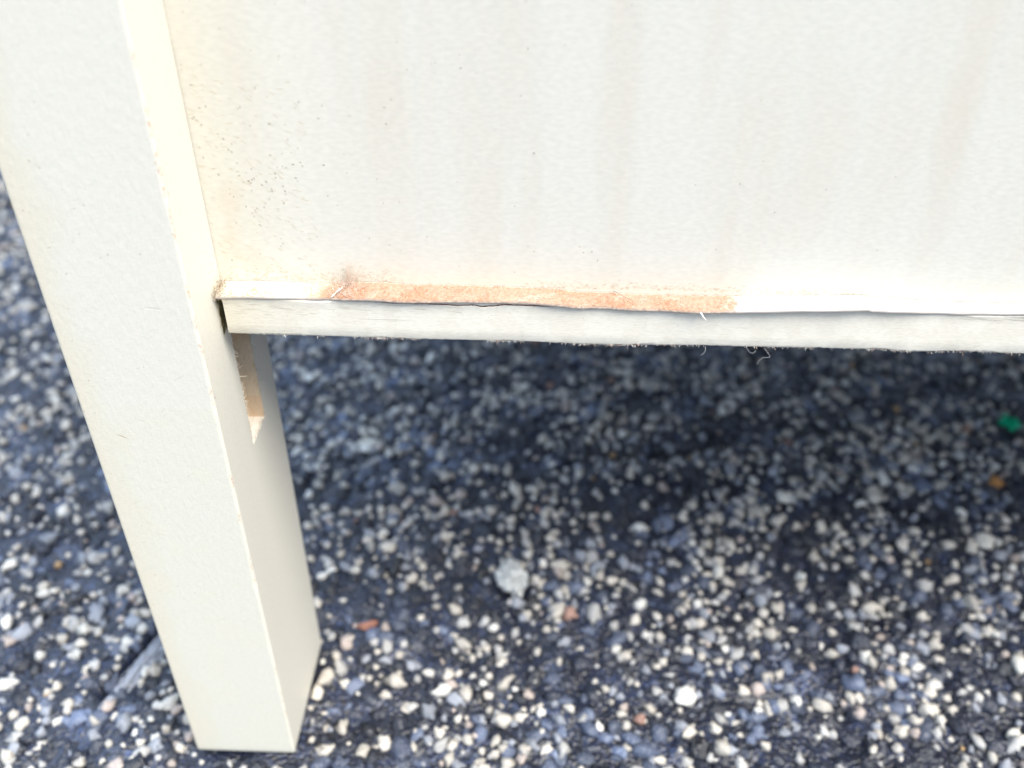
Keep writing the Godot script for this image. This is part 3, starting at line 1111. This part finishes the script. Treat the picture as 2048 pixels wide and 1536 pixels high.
func rail_texture() -> Texture2D:
	var w := 1620
	var h := 112
	var k := 6.0
	var d := canvas(w, h, Color8(248, 245, 236))
	var na := gray(w, h, 0.012, 131, 3)
	var fine := gray(w, h, 0.25, 132, 2, 4.0)
	for y in h:
		for x in w:
			var i := y * w + x
			var xx := x / k
			blend(d, i * 3, Color8(224, 219, 202), clampf(1.0 - xx / 32.0, 0.0, 1.0) * 0.7)
			blend(d, i * 3, Color8(228, 220, 206), clampf((na[i] - 110) / 200.0, 0.0, 0.2))
			var g := (fine[i] - 128) * 0.06
			d[i * 3] = clampi(int(d[i * 3] + g), 0, 255)
			d[i * 3 + 1] = clampi(int(d[i * 3 + 1] + g), 0, 255)
			d[i * 3 + 2] = clampi(int(d[i * 3 + 2] + g), 0, 255)
	strokes(d, w, h, 700, 0, w, 8, h, 3.0, 14.0, 0.6, 0.0, 0.06, Color8(218, 212, 198), 0.5)
	# hairline cracks in the old paint
	strokes(d, w, h, 26, 20, 190, 18, 46, 6.0, 26.0, 0.7, 0.02, 0.08, Color8(160, 153, 134), 0.6)
	strokes(d, w, h, 26, 220, 480, 14, 30, 8.0, 30.0, 0.7, 0.02, 0.05, Color8(176, 168, 152), 0.6)
	dab(d, w, h, 330, 50, 70, 0.8, 0.01, Color8(168, 162, 148), 0.8)
	strokes(d, w, h, 30, 1450, 1620, 14, 30, 10.0, 40.0, 0.7, 0.08, 0.04, Color8(150, 146, 136), 0.7)
	for n in 90:
		dab(d, w, h, absf(rng.randfn(0.0, 90.0)) * k, rng.randf_range(12, h), rng.randf_range(0.7, 1.8), 0.8, rng.randf() * 2, Color8(150, 140, 116), rng.randf_range(0.2, 0.6), 1.4)
	# chips that show raw board along the lower edge
	for s in [[52, 66], [90, 99], [119, 140], [175, 182], [214, 227], [238, 250]]:
		for n in int((s[1] - s[0]) * 5):
			var x := rng.randf_range(s[0], s[1])
			var yb := (1.0 - (at(RAIL_BX, RAIL_BY, x) - 215.0) / 18.5) * h
			dab(d, w, h, x * k, yb - absf(rng.randfn(0.0, 1.6)), rng.randf_range(1.5, 6.0), rng.randf_range(0.8, 1.8), rng.randf_range(-0.2, 0.2), Color8(204, 176, 158) if rng.randf() < 0.6 else Color8(232, 224, 214), rng.randf_range(0.3, 0.8))
	# inside of the long crack (the top rows of the picture)
	for y in 4:
		for x in w:
			var i := y * w + x
			blend(d, i * 3, Color8(158, 78, 58), 1.0)
			blend(d, i * 3, Color8(92, 36, 28), na[(i * 7) % (w * h)] / 300.0)
	return tex(d, w, h)


func ledge_texture() -> Texture2D:
	var w := 1620
	var h := 64
	var k := 6.0
	var d := canvas(w, h, Color8(248, 247, 244))
	var na := gray(w, h, 0.03, 141, 4)
	var nb := gray(w, h, 0.12, 142, 3)
	var nc := gray(w, h, 0.008, 143, 3)
	var nd := gray(w, h, 0.02, 144, 4)
	for y in h:
		var t := float(y) / h   # 0 at the panel, 1 at the front edge
		for x in w:
			var i := y * w + x
			var xx := x / k + (na[i] - 128) * 0.018
			# raw fibreboard between the chipped ends of the paint
			var raw := smoothstep(31.0 - t * 3.0, 40.0 - t * 2.0, xx) * (1.0 - smoothstep(168.5 - t * 6.0, 173.0 - t * 6.0, x / k + (nb[i] - 128) * 0.02 + (na[i] - 128) * 0.03))
			raw *= 1.0 - 0.5 * smoothstep(0.60, 0.9, nd[i] / 255.0)
			blend(d, i * 3, Color8(212, 178, 153), raw)
			blend(d, i * 3, Color8(205, 149, 118), raw * clampf((nc[i] - 100) / 140.0, 0.0, 0.75))
			blend(d, i * 3, Color8(228, 196, 173), raw * clampf((nb[i] - 130) / 120.0, 0.0, 0.8))
			# grime on the white part by the leg
			var g := smoothstep(0.25, 0.75, t + (na[i] - 128) * 0.004) * (1.0 - smoothstep(17.0, 24.0, xx)) + smoothstep(24.0, 30.0, xx) * (1.0 - smoothstep(36.0, 44.0, xx)) * 0.8 + (1.0 - smoothstep(1.0, 4.0, xx))
			blend(d, i * 3, Color8(206, 178, 146), clampf(g, 0.0, 1.0) * clampf((nb[i] - 70) / 110.0, 0.0, 0.85))
	strokes(d, w, h, 2600, 36 * k, 168 * k, 0, h, 2.0, 9.0, 0.7, 0.0, 1.57, Color8(234, 208, 188), 0.6)
	strokes(d, w, h, 1500, 36 * k, 168 * k, 0, h, 2.0, 7.0, 0.7, 0.0, 1.57, Color8(190, 124, 92), 0.5)
	strokes(d, w, h, 240, 36 * k, 168 * k, 0, h, 0.6, 2.2, 0.7, 0.0, 1.57, Color8(160, 92, 62), 0.6)
	strokes(d, w, h, 160, 37 * k, 49 * k, 0, h, 2.0, 8.0, 0.8, 0.9, 0.9, Color8(166, 104, 78), 0.6)
	strokes(d, w, h, 120, 2 * k, 34 * k, h * 0.45, h, 0.8, 2.5, 0.8, 0.0, 1.57, Color8(140, 104, 70), 0.5)
	strokes(d, w, h, 60, 140 * k, 160 * k, h * 0.5, h, 2.0, 8.0, 0.8, 0.9, 0.9, Color8(176, 92, 56), 0.5)
	# the thin pale lip of paint left at the front and back of the bare strip
	for x in w:
		for y in [0, 1, h - 3, h - 2, h - 1]:
			blend(d, (y * w + x) * 3, Color8(240, 228, 214), 0.7)
	strokes(d, w, h, 6, 210 * k - 4, 210 * k + 4, 0, 12, 3.0, 6.0, 0.7, 1.4, 0.2, Color8(200, 198, 196), 0.6)
	return tex(d, w, h)


# ------------------------------------------------------------------ loose things
func build_loose_things():
	# pale crumbly lump on the asphalt
	var st := begin()
	var n1 := noise(0.9, 151, 3)
	var n2 := noise(3.4, 152, 3)
	var lump := ball(st, 56, 36, func(d: Vector3) -> Vector3:
		var r := 1.0 + 0.6 * n1.get_noise_3dv(d * 1.3) + 0.5 * n2.get_noise_3dv(d)
		return Vector3(d.x * 0.0068, d.y * 0.0048, d.z * 0.0108) * r)
	var m := paint(Color8(236, 237, 235), 0.95)
	m.resource_name = "mortar"
	m.heightmap_enabled = true
	m.heightmap_texture = height_tex(gray(256, 256, 0.08, 153, 4), 256, 256)
	m.heightmap_scale = 0.2
	m.uv1_triplanar = true
	m.uv1_scale = Vector3(60, 60, 60)
	var o := lay(lump, "mortar_lump", m, self)
	o.position = Vector3(0.0965, 0.0022, -0.107)
	o.rotation.y = 0.35
	tag(o, "rough whitish lump lying on the asphalt, largest pale piece right of the leg", "lump")
	# green scrap of plastic, a crumpled little star of a thing
	st = begin()
	var n3 := noise(1.6, 161, 2)
	var scrap := ball(st, 14, 9, func(d: Vector3) -> Vector3:
		var r := 0.75 + 0.7 * absf(n3.get_noise_3dv(d * 1.3)) + (0.6 if absf(sin(atan2(d.z, d.x) * 2.5)) > 0.8 else 0.0)
		return Vector3(d.x * 0.0050, d.y * 0.0028, d.z * 0.0062) * r)
	var gm := paint(Color8(0, 168, 122), 0.35)
	gm.resource_name = "green_plastic"
	o = lay(scrap, "plastic_scrap", gm, self)
	o.position = Vector3(0.4292, 0.0035, -0.2575)
	tag(o, "small bright green scrap of plastic on the asphalt", "litter")
	# weathered splinter lying by the split left of the leg
	st = begin()
	for k in 64:
		var off := rng.randfn(0.0, 0.0019)
		var t0 := rng.randf_range(0.0, 0.55)
		var t1 := minf(1.0, t0 + rng.randf_range(0.25, 0.6))
		var pts := PackedVector3Array()
		var dy := rng.randf_range(-0.0006, 0.0011) - absf(off) * 0.2
		for i in 12:
			var t := lerpf(t0, t1, i / 11.0)
			var c := Vector3(-0.0775, 0.0, -0.072).lerp(Vector3(-0.0985, 0.0, -0.016), t)
			pts.append(c + Vector3(0.928, 0, 0.371) * (off + rng.randfn(0.0, 0.0004)) + Vector3(0, dy + rng.randfn(0.0, 0.0003) - 0.0012 * t, 0))
		var g := rng.randf_range(0.6, 1.25)
		tube(st, pts, rng.randf_range(0.0005, 0.0011), 0.0003, Color(0.30, 0.315, 0.36) * g, 5)
	var wm := paint(Color.WHITE, 0.9)
	wm.vertex_color_use_as_albedo = true
	wm.resource_name = "weathered_wood"
	o = lay(finish(st), "wood_splinter", wm, self)
	tag(o, "pale grey weathered splinter lying beside a split in the asphalt left of the leg", "splinter")
	# threads caught on the rail's underside, a hair on the raw edge, a chip under it
	var tm := paint(Color8(214, 212, 214), 0.8)
	tm.resource_name = "thread"
	st = begin()
	tube(st, curve([Vector3(0.1795, 0.2168, -0.0190), Vector3(0.1812, 0.2150, -0.0165), Vector3(0.1792, 0.2146, -0.0164), Vector3(0.1780, 0.2136, -0.0162), Vector3(0.1774, 0.2122, -0.0160)]), 0.00004, 0.00003, Color.WHITE)
	tube(st, curve([Vector3(0.1735, 0.2170, -0.0188), Vector3(0.1745, 0.2160, -0.0176), Vector3(0.1758, 0.2156, -0.0174), Vector3(0.1768, 0.2162, -0.0182)]), 0.000035, 0.00003, Color.WHITE)
	tube(st, curve([Vector3(0.1600, 0.2170, -0.0186), Vector3(0.1602, 0.2160, -0.0178), Vector3(0.1596, 0.2148, -0.0175), Vector3(0.1588, 0.2142, -0.0174)]), 0.00005, 0.00004, Color.WHITE)
	o = lay(finish(st), "white_thread", tm, self)
	tag(o, "fine white threads dangling from the underside of the rail", "thread")
	var hm := paint(Color8(84, 44, 26), 0.6)
	hm.resource_name = "hair"
	st = begin()
	tube(st, curve([Vector3(0.1290, 0.2334, -0.0250), Vector3(0.1312, 0.2333, -0.0228), Vector3(0.1342, 0.2328, -0.0204), Vector3(0.1349, 0.2324, -0.0198)]), 0.00009, 0.00005, Color.WHITE)
	o = lay(finish(st), "brown_hair", hm, self)
	tag(o, "short dark brown hair lying across the raw orange ledge", "hair")
	st = begin()
	tube(st, curve([Vector3(0.1562, 0.2316, -0.0158), Vector3(0.1572, 0.2304, -0.0150), Vector3(0.1582, 0.2294, -0.0146)]), 0.00032, 0.00006, Color.WHITE, 5)
	o = lay(finish(st), "white_sliver", paint(Color8(244, 242, 238), 0.7), self)
	tag(o, "tiny white pointed sliver hanging from the front of the ledge", "sliver")


func curve(p: Array) -> PackedVector3Array:
	var c := Curve3D.new()
	for i in p.size():
		var t: Vector3 = (p[mini(i + 1, p.size() - 1)] - p[maxi(i - 1, 0)]) / 6.0
		c.add_point(p[i], -t, t)
	c.bake_interval = 0.0002
	return c.get_baked_points()


func ball(st: SurfaceTool, n: int, m: int, shape: Callable) -> ArrayMesh:
	var rows := []
	var uvs := []
	for j in m + 1:
		var r := PackedVector3Array()
		var u := PackedVector2Array()
		var b := PI * j / m - PI / 2
		for i in n + 1:
			var a := -TAU * (i % n) / n
			r.append(shape.call(Vector3(cos(a) * cos(b), sin(b), sin(a) * cos(b))))
			u.append(Vector2(float(i) / n, float(j) / m))
		rows.append(r)
		uvs.append(u)
	sheet(st, rows, uvs)
	return finish(st)
